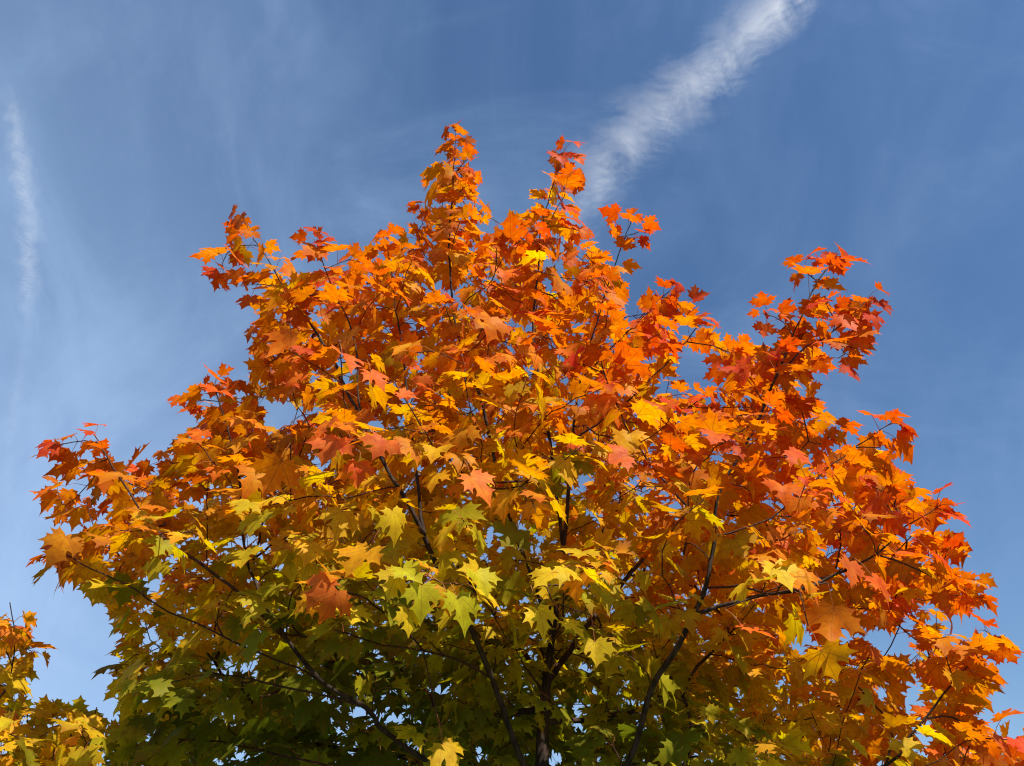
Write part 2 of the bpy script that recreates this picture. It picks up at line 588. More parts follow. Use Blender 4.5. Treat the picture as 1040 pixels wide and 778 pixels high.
def place_leaves(sk, lv, keep, centre, g, turn_shift=0.0, size_k=1.0):
    rec = []                                       # node position, petiole dir, twig dir, size factor, limb
    for chain, limb, kind in sk.lines:
        P = sk.pos[chain]
        seg = np.linalg.norm(np.diff(P, axis=0), axis=1)
        L = seg.sum()
        s = np.concatenate([[0], np.cumsum(seg)])
        leafy = min(L * (0.8 if kind == 'twig' else 0.5), 0.42 if kind == 'twig' else 0.85)
        pos = L
        k = 0
        roll = g.uniform(0, math.pi)
        gap = 0.016
        patch = g.normal(0, 0.27)
        while pos > max(L - leafy, 0.04):
            p = np.array([np.interp(pos, s, P[:, i]) for i in range(3)])
            i = min(max(np.searchsorted(s, pos) - 1, 0), len(P) - 2)
            t = norm(P[i + 1] - P[i])
            u = np.cross(t, UP if abs(t[2]) < 0.9 else CR); u = norm(u); w = np.cross(t, u)
            ang = roll + k * math.pi / 2 + g.normal(0, 0.25)
            for sgn in (1, -1):
                if g.random() < (0.08 if k < 3 or kind == 'limb' else 0.22):
                    continue
                lat = sgn * (math.cos(ang) * u + math.sin(ang) * w)
                fwd = 1.1 if k == 0 else 0.55
                pd = norm(lat + t * fwd + UP * 0.12 + g.normal(0, 0.15, 3))
                rec.append((p, pd, t, (0.62, 0.8, 0.95)[min(k, 2)] * g.uniform(0.72, 1.18), limb, k, patch, 0.45 if kind == 'limb' and pos > L - 0.22 else 0.0))
            pos -= gap + g.uniform(0.0, 0.02)
            gap = min(0.032 + 0.016 * k, 0.085 if kind == 'twig' else 0.068)
            k += 1
    n = len(rec)
    p = np.array([r[0] for r in rec]); pd = np.array([r[1] for r in rec]); sz = np.array([r[3] for r in rec])
    limb = np.array([r[4] for r in rec]); kk = np.array([r[5] for r in rec]); patch = np.array([r[6] + r[7] for r in rec])
    size = 0.088 * size_k * sz                     # length of the middle lobe; the leaf is about 1.6 times as wide
    pet = g.uniform(0.45, 1.05, n) * size
    base = p + pd * pet[:, None] + UP * (-0.12 * pet[:, None])
    # the blade hangs away from the stalk, its upper side up and a little to the light
    h = pd.copy(); h[:, 2] *= 0.35
    out = p - centre; out[:, 2] = 0; out = norm(out)
    h = norm(norm(h) + 0.35 * out + g.normal(0, 0.22, (n, 3)))
    droop = np.clip(g.normal(0.62, 0.42, n), -0.35, 1.45)
    b = norm(h * np.cos(droop)[:, None] - UP * np.sin(droop)[:, None])
    nn = UP * 0.85 + SUN_DIR * 0.35 + h * np.sin(droop)[:, None] * 0.7 + g.normal(0, 0.38, (n, 3))
    nn = norm(nn - b * np.einsum('ij,ij->i', nn, b)[:, None])
    c = base + b * (size * 0.35)[:, None]
    ok = keep(c, size, limb)
    # the side towards the sun turns first, the far side last
    tv = turned(c) + turn_shift - 0.46 + np.clip(2.8 - c[:, 1], -2, 1.5) * np.where(c[:, 1] > 2.8, 0.95, 1.35) + patch + g.normal(0, 0.32, n)
    # leaves at the shoot tips turn first, those deep in the crown last
    tv += np.where(kk <= 1, 0.75, 0.0) - np.where(kk >= 4, 0.3, 0.0)
    odd = g.random(n)
    tv = np.where(odd < 0.03, tv + 1.3, tv); tv = np.where(odd > 0.96, tv - 0.9, tv)
    col = ramp(tv - np.abs(g.normal(0, 0.26, n)))       # green lingers longest along the veins
    edge = ramp(tv + np.abs(g.normal(0.25, 0.45, n)))
    dry = np.where(g.random(n) < 0.16, g.uniform(0.3, 0.9, n), 0.0)[:, None]      # some are drying brown from the rim
    edge = edge * (1 - dry) + np.array([0.24, 0.085, 0.02]) * dry
    pale = g.uniform(0.72, 1.06, n)[:, None]
    for i in np.nonzero(ok)[0]:
        lv.add(base[i], b[i], nn[i], size[i], int(g.integers(NVAR)), limb[i], col[i] * pale[i], edge[i] * pale[i], p[i])
    return ok.sum()


def leaf_meshes(lv, limbs):
    """co, tris, colour, uv, material index of all leaves and stalks of these limbs"""
    L = np.array(lv.limb)
    sel = np.nonzero(np.isin(L, limbs))[0]
    if not len(sel):
        return None
    base = np.array(lv.base)[sel]; b = np.array(lv.b)[sel]; nn = np.array(lv.n)[sel]
    s = np.array(lv.size)[sel]; var = np.array(lv.var)[sel]; c0 = np.array(lv.col)[sel]; c1 = np.array(lv.edge)[sel]; nd = np.array(lv.node)[sel]
    side = np.cross(b, nn)
    loc = VARS[var] * s[:, None, None]
    co = base[:, None] + loc[:, :, 0:1] * side[:, None] + loc[:, :, 1:2] * b[:, None] + loc[:, :, 2:3] * nn[:, None]
    col = c0[:, None] * (1 - EDGE[None, :, None]) + c1[:, None] * EDGE[None, :, None]
    uv = np.broadcast_to(LV[None], (len(sel), NV, 2)).reshape(-1, 2)
    tr = (LF[None] + (np.arange(len(sel)) * NV)[:, None, None]).reshape(-1, 3)
    co = co.reshape(-1, 3); col = col.reshape(-1, 3)
    mi = np.zeros(len(tr), int)
    # stalks: three-sided, bent once
    n = len(sel)
    mid = (nd + base) / 2 + UP * 0.12 * np.linalg.norm(base - nd, axis=1)[:, None]
    endp = base + b * (s * 0.06)[:, None]
    rows = []
    t = norm(base - nd); u = norm(np.cross(t, UP + 1e-3)); w = np.cross(t, u)
    for q, r in ((nd, 0.0013), (mid, 0.001), (endp, 0.0009)):
        for k in range(3):
            a = 2 * math.pi * k / 3
            rows.append(q + r * (math.cos(a) * u + math.sin(a) * w))
    pc = np.stack(rows, 1).reshape(-1, 3)
    pt = []
    for r in range(2):
        for k in range(3):
            a, c = r * 3 + k, r * 3 + (k + 1) % 3
            pt += [(a, c, c + 3), (a, c + 3, a + 3)]
    pt = (np.array(pt)[None] + (np.arange(n) * 9)[:, None, None]).reshape(-1, 3) + len(co)
    co = np.vstack([co, pc]); tr = np.vstack([tr, pt]); mi = np.concatenate([mi, np.ones(len(pt), int)])
    col = np.vstack([col, np.tile([0.3, 0.08, 0.03], (len(pc), 1))]); uv = np.vstack([uv, np.full((len(pc), 2), 0.5)])
    return co, tr, col, uv, mi


def wood_mesh(sk, rad, limbs):
    cos, trs, mis, off = [], [], [], 0
    for chain, limb, kind in sk.lines:
        if limb not in limbs:
            continue
        r = rad[chain].copy()
        if len(r) > 1 and sk.par[chain[1]] == chain[0]:
            r[0] = min(r[0], r[1] * 1.25)
        r = np.convolve(np.pad(r, 2, mode='edge'), np.ones(5) / 5, 'valid')
        sides = 12 if r[0] > 0.02 else 7 if r[0] > 0.006 else 5
        co, tr = tube(sk.pos[chain], r, sides)
        cos.append(co); trs.append(tr + off); off += len(co)
        mis.append(np.full(len(tr), 0 if r[0] > 0.0065 else 1))
    if not cos:
        return None
    return np.vstack(cos), np.vstack(trs), np.concatenate(mis)


def finish_tree(root, sk, lv, rad, tlimb, labels):
    loc = np.array(root.location)
    w = wood_mesh(sk, rad, [tlimb])
    trunk = tri_object('trunk', w[0] - loc, w[1], [MAT_BARK, MAT_TWIG], root, w[2])
    q = leaf_meshes(lv, [tlimb])
    crown = tri_object('crown', q[0] - loc, q[1], [MAT_LEAF, MAT_STALK], root, q[4], q[2], q[3])
    for limb in sorted(set(int(x) for x in sk.limb)):
        if limb == tlimb:
            continue
        w = wood_mesh(sk, rad, [limb])
        o = tri_object('limb', w[0] - loc, w[1], [MAT_BARK, MAT_TWIG], trunk, w[2])
        q = leaf_meshes(lv, [limb])
        if q is not None:
            f = tri_object('foliage', q[0] - loc, q[1], [MAT_LEAF, MAT_STALK], crown, q[4], q[2], q[3])
            if limb in labels:
                f['label'] = labels[limb]


def tree_root(name, base, label, group):
    o = bpy.data.objects.new(name, None)
    COL.objects.link(o)
    o.location = base
    o['label'] = label; o['category'] = 'tree'; o['group'] = group
    return o


# ------------------------------------------------------------------ the maple in the middle of the view
CROWN = [(100, 800), (112, 740), (128, 715), (118, 680), (132, 640), (112, 610), (80, 592), (62, 562), (88, 540), (58, 508), (74, 482), (112, 472),
         (150, 480), (180, 455), (200, 432), (216, 412), (240, 425), (262, 432), (256, 398), (262, 345), (278, 300), (300, 278), (330, 268), (362, 262),
         (395, 268), (420, 245), (432, 205), (448, 168), (472, 162), (486, 205), (490, 235), (514, 240), (530, 208), (550, 186), (578, 184), (590, 230),
         (602, 262), (622, 275), (640, 300), (668, 315), (680, 352), (704, 345), (735, 340), (752, 352), (775, 362), (800, 350), (822, 335), (836, 352),
         (818, 400), (832, 432), (862, 452), (890, 450), (902, 480), (930, 512), (954, 532), (960, 570), (976, 600), (982, 620), (984, 660), (1004, 690),
         (990, 720), (1012, 745), (1060, 765), (1100, 810)]
GAPS = [(278, 418, 17, 16), (702, 372, 22, 20), (668, 392, 14, 10), (905, 652, 22, 18), (258, 716, 9, 9), (485, 617, 8, 7), (302, 420, 8, 10),
        (322, 466, 9, 10), (240, 575, 5, 5), (922, 700, 12, 14), (860, 660, 8, 8), (640, 318, 10, 16)]


def in_gap(px, py, grow=0.0):
    r = np.zeros(np.shape(px), bool)
    for x, y, a, b in GAPS:
        r |= ((px - x) / (a + grow)) ** 2 + ((py - y) / (b + grow)) ** 2 < 1
    return r


def main_maple():
    g = np.random.default_rng(5)
    base = np.array([at(550, 775, 2.8)[0], 2.8, 0.0])
    sk = Skeleton()
    A = lambda L: [at(*q) for q in L]
    # 0: trunk and its leader
    sk.traced([base, base + [0.01, 0, 0.8], base + [-0.01, 0, 1.6]] + A([(550, 775, 2.8), (556, 690, 2.82), (572, 580, 2.8), (580, 470, 2.75), (584, 410, 2.7),
              (603, 335, 2.6), (617, 290, 2.55), (642, 222, 2.5)]), 0, g=g)
    T = {}
    spec = [
        ('leader_left', [(566, 640, 2.8), (535, 570, 2.72), (513, 510, 2.68), (489, 403, 2.6), (465, 335, 2.55), (457, 240, 2.5), (463, 137, 2.45)], [0]),
        ('leader_mid', [(575, 560, 2.8), (556, 440, 2.75), (541, 345, 2.7), (548, 280, 2.65), (556, 220, 2.6), (574, 150, 2.55)], [0]),
        ('right', [(590, 850, 2.76), (635, 778, 2.66), (660, 700, 2.55), (690, 650, 2.48), (715, 595, 2.42), (725, 540, 2.4), (728, 500, 2.38), (757, 445, 2.36), (790, 370, 2.36), (820, 300, 2.36), (848, 260, 2.36)], [0]),
        ('right_low', [(700, 622, 2.45), (770, 608, 2.4), (821, 599, 2.36), (887, 566, 2.34), (912, 544, 2.33), (955, 513, 2.32)], ['right']),
        ('right_mid', [(725, 545, 2.4), (795, 518, 2.38), (850, 470, 2.35), (905, 430, 2.33)], ['right']),
        ('right_fork', [(790, 370, 2.36), (845, 335, 2.34), (880, 305, 2.33)], ['right']),
        ('far_right', [(590, 800, 2.84), (700, 795, 2.9), (800, 792, 2.88), (900, 778, 2.8), (923, 749, 2.75), (975, 687, 2.7), (1008, 658, 2.66)], [0]),
        ('far_right_low', [(850, 790, 2.82), (940, 785, 2.7), (985, 755, 2.66), (1032, 752, 2.62)], ['far_right']),
        ('inner_right', [(725, 545, 2.4), (690, 505, 2.36), (648, 457, 2.32), (622, 400, 2.3), (610, 360, 2.3)], ['right']),
        ('notch', [(583, 450, 2.74), (632, 413, 2.68), (667, 380, 2.62), (697, 345, 2.58), (712, 328, 2.55)], [0]),
        ('shoulder', [(590, 385, 2.68), (640, 330, 2.6), (680, 296, 2.55)], [0]),
        ('left_mid', [(545, 800, 2.74), (530, 775, 2.7), (505, 705, 2.6), (478, 640, 2.5), (452, 590, 2.42), (420, 520, 2.36), (385, 460, 2.32), (366, 420, 2.3), (361, 347, 2.3), (335, 290, 2.32), (321, 245, 2.33)], [0]),
        ('left_side', [(495, 690, 2.58), (430, 660, 2.46), (390, 655, 2.4), (340, 640, 2.36)], ['left_mid']),
        ('left', [(520, 830, 2.74), (400, 750, 2.66), (370, 720, 2.62), (330, 695, 2.58), (290, 650, 2.54), (255, 590, 2.5), (243, 530, 2.48), (238, 470, 2.46), (217, 390, 2.45)], [0]),
        ('left_out', [(290, 650, 2.54), (216, 580, 2.5), (163, 542, 2.47), (122, 485, 2.45), (96, 442, 2.44)], ['left']),
        ('left_low', [(330, 695, 2.58), (240, 650, 2.54), (160, 613, 2.48), (124, 589, 2.46), (60, 560, 2.44)], ['left']),
        ('left_top', [(395, 470, 2.34), (335, 360, 2.42), (290, 295, 2.46), (262, 250, 2.48), (247, 222, 2.5)], ['left_mid']),
        ('left_inner', [(430, 540, 2.36), (412, 400, 2.42), (402, 310, 2.46), (393, 240, 2.48)], ['left_mid']),
        ('left_under', [(370, 720, 2.62), (260, 690, 2.58), (190, 690, 2.55), (130, 700, 2.52)], ['left']),
        ('left_base', [(500, 805, 2.82), (380, 790, 2.9), (250, 760, 2.95), (140, 745, 2.95)], [0]),
        ('front_left', [(545, 690, 2.7), (515, 640, 2.2), (480, 600, 1.95), (440, 588, 1.78)], [0]),
        ('front_mid', [(560, 650, 2.75), (575, 610, 2.25), (590, 585, 1.95), (605, 575, 1.8)], [0]),
        ('front_high', [(580, 480, 2.74), (550, 490, 2.4), (510, 490, 2.1), (480, 485, 1.95)], [0]),
        ('front_high_right', [(583, 430, 2.7), (610, 440, 2.35), (640, 450, 2.05), (660, 470, 1.92)], [0]),
        ('front_side', [(366, 425, 2.3), (372, 440, 2.05), (362, 450, 1.85), (345, 440, 1.72)], ['left_mid']),
        ('front_right', [(715, 595, 2.42), (750, 600, 2.1), (785, 600, 1.9), (800, 590, 1.8)], ['right']),
        ('front_low_left', [(430, 660, 2.46), (390, 620, 2.15), (350, 600, 1.95), (325, 598, 1.82)], ['left_side']),
        ('back', [(558, 680, 2.85), (556, 600, 3.3), (550, 500, 3.8), (545, 420, 4.1)], [0]),
        ('back_left', [(555, 700, 2.85), (500, 620, 3.3), (430, 530, 3.8), (380, 460, 4.1)], [0]),
        ('back_right', [(556, 690, 2.85), (620, 610, 3.3), (700, 520, 3.8), (760, 460, 4.1)], [0]),
        ('back_low_left', [(552, 730, 2.85), (480, 720, 3.3), (380, 690, 3.8), (290, 660, 4.1)], [0]),
        ('back_low_right', [(552, 735, 2.85), (630, 725, 3.3), (720, 700, 3.8), (820, 670, 4.1)], [0]),
        ('back_base_left', [(550, 790, 2.85), (450, 770, 3.4), (330, 755, 3.8), (220, 745, 4.0)], [0]),
        ('back_base_right', [(550, 790, 2.85), (660, 775, 3.4), (770, 755, 3.8), (880, 735, 4.0)], [0]),
    ]
    for i, (nm, ctrl, par) in enumerate(spec):
        T[nm] = i + 1
        if nm.startswith('front'):
            ctrl = [(x, y, Y + 0.22 if Y < 2.25 else Y) for x, y, Y in ctrl]
        sk.traced(A(ctrl), i + 1, [T.get(q, q) for q in par], g=g)
    # fill the volume of the crown with twigs: tips spread evenly, the nearest ones to the wood grow first
    cx_tab = np.array([[120, 470], [200, 500], [260, 470], [330, 540], [430, 530], [520, 520], [600, 520], [700, 540], [800, 570]])
    hw_tab = np.array([[120, 60], [200, 120], [260, 230], [330, 290], [430, 400], [520, 460], [600, 480], [700, 480], [800, 490]])
    tg = []
    while len(tg) < 1250:
        cand = []
        while len(cand) < 9:
            px, py = g.uniform(50, 1080), g.uniform(150, 800)
            if not inpoly(px, py, CROWN)[0] or in_gap(px, py, 6):
                continue
            u = abs(px - np.interp(py, *cx_tab.T)) / np.interp(py, *hw_tab.T)
            h = math.sqrt(max(0.05, 1 - min(u, 1) ** 2))
            k = np.interp(py, [130, 260, 420, 560, 800], [0.12, 0.45, 0.85, 1.0, 1.0])
            f = np.interp(py, [150, 420, 585, 625, 800], [0.85, 0.72, 0.66, 0.35, -0.12])
            Y0 = np.interp(py, [130, 400, 620, 800], [2.5, 2.6, 2.7, 2.85])
            lo, hi = Y0 - f * h * k, Y0 + np.interp(py, [450, 650], [1.45, 2.0]) * h * k
            cand.append(at(px, py, lo + (hi - lo) * g.random() ** 0.9))
        cand = np.array(cand)
        if tg:
            d = np.linalg.norm(cand[:, None] - np.array(tg)[None], axis=2).min(1)
            tg.append(cand[int(np.argmax(d))])
        else:
            tg.append(cand[0])
    for _ in range(90):
        px, py = g.uniform(460, 720), g.uniform(630, 800)
        tg.append(at(px, py, g.uniform(2.75, 3.9)))
    for _ in range(55):
        tg.append(at(g.uniform(420, 780), g.uniform(615, 795), g.uniform(2.6, 2.9)))
    tg = list(np.array(tg))
    gap = None
    while tg:
        if gap is None or len(tg) % 25 == 0:
            gap = np.array([np.linalg.norm(sk.pos - t, axis=1).min() for t in tg])
        i = int(np.argmin(gap))
        sk.twig(tg.pop(i), g=g)
        gap = np.delete(gap, i)
    ends = []
    for px, py in [(812, 276), (828, 264), (866, 352), (852, 366), (876, 332), (775, 318), (800, 345), (840, 310), (238, 250), (226, 276), (256, 288), (438, 188),
                   (426, 214), (474, 172), (552, 192), (588, 226), (562, 172), (628, 228), (648, 236), (1000, 640), (984, 592), (964, 556), (892, 456),
                   (850, 442), (834, 432), (905, 450), (60, 452), (58, 500), (112, 452), (234, 398), (200, 408), (310, 262), (332, 268), (672, 300), (690, 312)]:
        qx, qy = project(sk.pos)
        j = int(np.argmin(np.hypot(qx - px, qy - py) + 30 * np.abs(sk.pos[:, 1] - 2.4)))
        ids = sk.twig(at(px, py, sk.pos[j, 1] + g.normal(0, 0.03)), g=g)
        if ids is not None:
            ends.append(sk.pos[ids[-1]])
    ends = np.array(ends)
    lv = Leaves()

    def keep(c, size, limb):
        px, py = project(c)
        inside = inpoly(px, py, CROWN)
        dd = polydist(px, py, CROWN)
        shoot = sk.pos[[ch[-1] for ch, l, k in sk.lines if k == 'limb']]
        near = np.linalg.norm(c[:, None] - shoot[None], axis=2).min(1) < 0.22
        near |= np.linalg.norm(c[:, None] - ends[None], axis=2).min(1) < 0.16
        ok = (inside & (dd > 4)) | near | (dd < 10)
        ok &= ~in_gap(px, py)
        ok &= (np.linalg.norm(c - CAM, axis=1) > 1.75)
        return ok
    n = place_leaves(sk, lv, keep, base, g)
    # leaves that stand out on the near side of the crown: place, size, how turned, where the blade points and faces
    special = [
        (352, 362, 1.72, 0.135, CORAL, (0.5, -0.3, -0.75), (0.45, -0.8, 0.5)), (382, 383, 1.72, 0.12, CORAL, (0.7, -0.2, -0.6), (0.4, -0.75, 0.6)),
        (412, 402, 1.74, 0.10, CORAL, (0.85, -0.1, -0.45), (0.3, -0.7, 0.75)), (338, 455, 1.72, 0.13, CORAL, (-0.3, -0.2, -0.9), (0.5, -0.8, 0.35)),
        (388, 452, 1.74, 0.12, CORAL, (0.05, -0.3, -0.9), (0.35, -0.85, 0.3)), (365, 475, 1.76, 0.10, REDOR, (0.1, -0.3, -0.9), (0.6, -0.7, 0.3)),
        (485, 490, 1.8, 0.145, CORAL * [1, 1.25, 0.8], (0.75, -0.15, -0.6), (0.35, -0.8, 0.5)),
        (326, 594, 1.78, 0.115, REDOR * [0.9, 1.35, 1.6], (-0.6, -0.1, -0.7), (0.3, -0.8, 0.5)), (338, 610, 1.78, 0.12, REDOR * [0.9, 1.35, 1.6], (-0.1, -0.2, -0.95), (0.5, -0.8, 0.25)), (368, 566, 1.78, 0.145, GOLD, (-0.5, -0.2, -0.7), (0.4, -0.8, 0.4)),
        (402, 527, 1.78, 0.12, YELLOW, (0.4, -0.2, -0.85), (0.4, -0.8, 0.4)), (400, 590, 1.76, 0.11, YELLOW * 0.9, (-0.2, -0.1, -0.95), (0.4, -0.8, 0.3)),
        (428, 605, 1.75, 0.12, YGREEN * 1.2, (0.2, -0.1, -0.95), (0.4, -0.8, 0.3)), (415, 582, 1.75, 0.11, YGREEN * 1.25, (0.5, -0.1, -0.8), (0.35, -0.8, 0.45)),
        (468, 615, 1.75, 0.13, YGREEN * 1.25, (0.4, -0.1, -0.9), (0.4, -0.8, 0.4)), (415, 628, 1.76, 0.10, YELLOW * 0.9, (0.05, -0.1, -0.98), (0.45, -0.8, 0.2)),
        (488, 588, 1.78, 0.11, YGREEN * 1.3, (0.6, -0.1, -0.6), (0.2, -0.65, 0.8)), (580, 580, 1.78, 0.12, YELLOW, (0.7, -0.2, -0.4), (0.1, -0.7, 0.7)),
        (605, 590, 1.78, 0.12, YELLOW, (0.5, -0.2, -0.7), (0.3, -0.75, 0.6)), (555, 585, 1.8, 0.11, YELLOW, (-0.6, -0.2, -0.5), (0.1, -0.7, 0.7)),
        (550, 625, 1.82, 0.11, YELLOW, (0.6, -0.1, -0.6), (0.3, -0.7, 0.65)), (580, 635, 1.84, 0.10, YELLOW, (0.7, -0.1, -0.6), (0.2, -0.7, 0.7)),
        (605, 660, 1.86, 0.10, YELLOW, (0.2, -0.1, -0.8), (0.3, -0.8, 0.5)), (793, 580, 1.78, 0.13, YELLOW * [1, 1, 1], (0.25, -0.2, -0.95), (0.45, -0.8, 0.35)),
        (765, 640, 1.8, 0.13, REDOR, (0.8, -0.15, -0.35), (0.15, -0.75, 0.7)), (455, 764, 2.0, 0.12, GOLD * [0.75, 1.0, 1], (0.35, -0.2, -0.8), (0.5, -0.8, 0.3)),
        (895, 592, 1.95, 0.12, REDOR, (0.75, -0.2, -0.5), (0.45, -0.75, 0.5)), (865, 578, 1.95, 0.12, CORAL, (-0.2, -0.2, -0.8), (0.6, -0.7, 0.4)),
        (925, 565, 2.0, 0.14, REDOR, (0.85, -0.2, -0.3), (0.2, -0.75, 0.75)), (955, 565, 2.0, 0.12, RED, (0.8, -0.2, -0.45), (0.4, -0.7, 0.6)),
        (810, 462, 1.95, 0.12, REDOR, (0.7, -0.2, -0.5), (0.3, -0.8, 0.6)), (630, 465, 1.85, 0.12, CORAL, (-0.8, -0.2, -0.3), (0.2, -0.75, 0.7)),
        (335, 310, 2.1, 0.12, CORAL * [1, 1.2, 0.7], (0.8, -0.2, -0.4), (0.1, -0.6, 0.8)), (280, 480, 1.85, 0.16, ORANGE, (-0.2, 0.45, -0.85), (0.3, 0.85, 0.45)),
        (290, 345, 2.0, 0.16, ORANGE * 0.9, (-0.5, 0.5, -0.7), (0.2, 0.85, 0.5)), (845, 630, 1.95, 0.16, ORANGE, (-0.3, 0.45, -0.85), (0.3, 0.85, 0.45)),
        (840, 672, 1.95, 0.15, GOLD, (0.2, 0.45, -0.85), (0.3, 0.85, 0.45)), (585, 470, 1.95, 0.12, YGREEN * 0.55, (-0.4, 0.4, -0.8), (0.3, 0.85, 0.4)),
        (520, 545, 1.9, 0.13, YGREEN * 0.5, (-0.6, 0.3, -0.7), (0.3, 0.85, 0.4)), (560, 490, 1.95, 0.13, YGREEN * 0.55, (0.4, 0.4, -0.8), (0.3, 0.8, 0.4)),
    ]
    for px, py, Y, size, c, bd, nd in special:
        c = np.array(c) * g.uniform(0.92, 1.06)
        b = norm(np.array(bd, float) + g.normal(0, 0.13, 3)); nn = np.array(nd, float) + g.normal(0, 0.22, 3)
        nn = norm(nn - b * (nn @ b))
        size = size * 0.62
        Y = Y + 0.18
        cpos = at(px, py, Y)
        bp = cpos - b * size * 0.35
        j = sk.nearest(bp + np.array([0, 0.08, 0.04]))
        tip = sk.pos[j]
        if np.linalg.norm(tip - bp) > 0.14:                 # carry it on a twig of its own
            ids = sk.add_line(np.linspace(tip, bp + np.array([0, 0.03, 0.05]) - b * 0.03, max(3, int(np.linalg.norm(tip - bp) / 0.05)))[1:], j, sk.limb[j], 'twig')
            tip = sk.pos[ids[-1]]
        lv.add(bp, b, nn, size, int(g.integers(NVAR)), int(sk.limb[j]), c, c * g.uniform(0.9, 1.1), tip)
    rad = sk.radii()
    rad[sk.limb == 0] = np.maximum(rad[sk.limb == 0], 0)
    # flare of the trunk foot
    foot = (sk.limb == 0) & (sk.pos[:, 2] < 0.35)
    rad[foot] *= 1 + 0.6 * (1 - sk.pos[foot, 2] / 0.35) ** 2
    root = tree_root('maple_tree', base, 'young maple turned orange and red above, still green underneath, filling the middle of the view', 'autumn maple trees')
    lab = {T['right_fork']: 'red and orange leaves at the tip of the outer shoot', T['front_left']: 'sunlit yellow green leaves on the near side',
           T['front_side']: 'coral red leaves on the near side', T['front_mid']: 'bright yellow leaves on the near side',
           T['back_base_left']: 'shaded dark green leaves low in the crown', T['leader_left']: 'orange leaves of the tallest shoot'}
    finish_tree(root, sk, lv, rad, 0, lab)
    print('main maple leaves', len(lv.size), 'nodes', len(sk.pos), 'trunk r', rad[0])


main_maple()


# ------------------------------------------------------------------ the neighbouring maple at the left edge
def side_maple():
    g = np.random.default_rng(21)
    base = np.array([-4.35, 3.5, 0.0])
    sk = Skeleton()
    sk.traced([base, base + [0.02, 0, 1.0], base + [0.0, 0.02, 2.0], base + [0.05, 0, 3.0], base + [0.02, 0.05, 4.2], base + [0.0, 0, 5.2]], 0, g=g)
    A = lambda L: [at(*q) for q in L]
    sk.traced([base + [0.5, -0.2, 2.0]] + A([(-260, 800, 3.1), (-80, 778, 2.85), (0, 705, 2.75), (14, 650, 2.72), (10, 612, 2.7)]), 1, [0], g=g)
    sk.traced(A([(-60, 775, 2.85), (0, 772, 2.75), (50, 752, 2.7), (92, 738, 2.66)]), 2, [1], g=g)
    sk.traced(A([(-100, 800, 2.9), (0, 815, 2.7), (60, 800, 2.62), (100, 790, 2.58)]), 3, [1], g=g)
    lim = 4
    for a, z, l in ((150, 2.2, 1.5), (215, 2.4, 1.6), (100, 2.5, 1.5), (265, 2.3, 1.4), (180, 3.0, 1.4), (60, 3.0, 1.2), (240, 3.4, 1.2), (130, 3.6, 1.0)):
        d = np.array([math.cos(R(a)), math.sin(R(a)), 0])
        p = base + [0, 0, z]
        sk.traced([p + d * 0.05, p + d * l * 0.5 + UP * 0.35, p + d * l + UP * 0.85], lim, [0], g=g)
        lim += 1
    poly = [(-400, 900), (-60, 700), (-20, 625), (0, 612), (26, 622), (28, 650), (58, 660), (55, 676), (30, 672), (22, 695), (45, 705), (62, 712), (95, 722), (108, 738), (104, 800), (90, 900)]
    tg = []
    while len(tg) < 70:
        px, py = g.uniform(-260, 104), g.uniform(625, 850)
        if inpoly(px, py, poly)[0]:
            tg.append(at(px, py, g.uniform(2.45, 3.3)))
    for _ in range(45):
        tg.append(at(g.uniform(-30, 100), g.uniform(712, 800), g.uniform(2.4, 2.9)))
    while len(tg) < 275:
        v = norm(g.normal(0, 1, 3)) * g.random() ** 0.4 * np.array([1.75, 1.75, 1.5])
        t = base + [0, 0, 3.7] + v
        px, py = project(t)
        if px[0] > -70 and py[0] < 800:
            continue
        tg.append(t)
    tg.sort(key=lambda t: np.linalg.norm(sk.pos - t, axis=1).min())
    for t in tg:
        sk.twig(t, g=g)
    lv = Leaves()

    def keep(c, size, limb):
        px, py = project(c)
        return inpoly(px, py, poly) | (px < -40) | (py > 830)
    place_leaves(sk, lv, keep, base, g, 0.35)
    rad = sk.radii()
    foot = (sk.limb == 0) & (sk.pos[:, 2] < 0.35)
    rad[foot] *= 1 + 0.6 * (1 - sk.pos[foot, 2] / 0.35) ** 2
    root = tree_root('maple_tree', base, 'yellow green maple reaching in at the left edge, cut off by the frame', 'autumn maple trees')
    finish_tree(root, sk, lv, rad, 0, {2: 'sunlit yellow green leaves'})
    print('side maple leaves', len(lv.size))


side_maple()


# ------------------------------------------------------------------ vapour trails, 8 km up: flattened bodies of ice haze with ragged edges
ALT = 8000.0


def sky_at(px, py, alt=ALT):
    d = CF + CR * (px - PW / 2) / FPX - CU * (py - PH / 2) / FPX
    return CAM + d * ((alt - CAM[2]) / d[2])


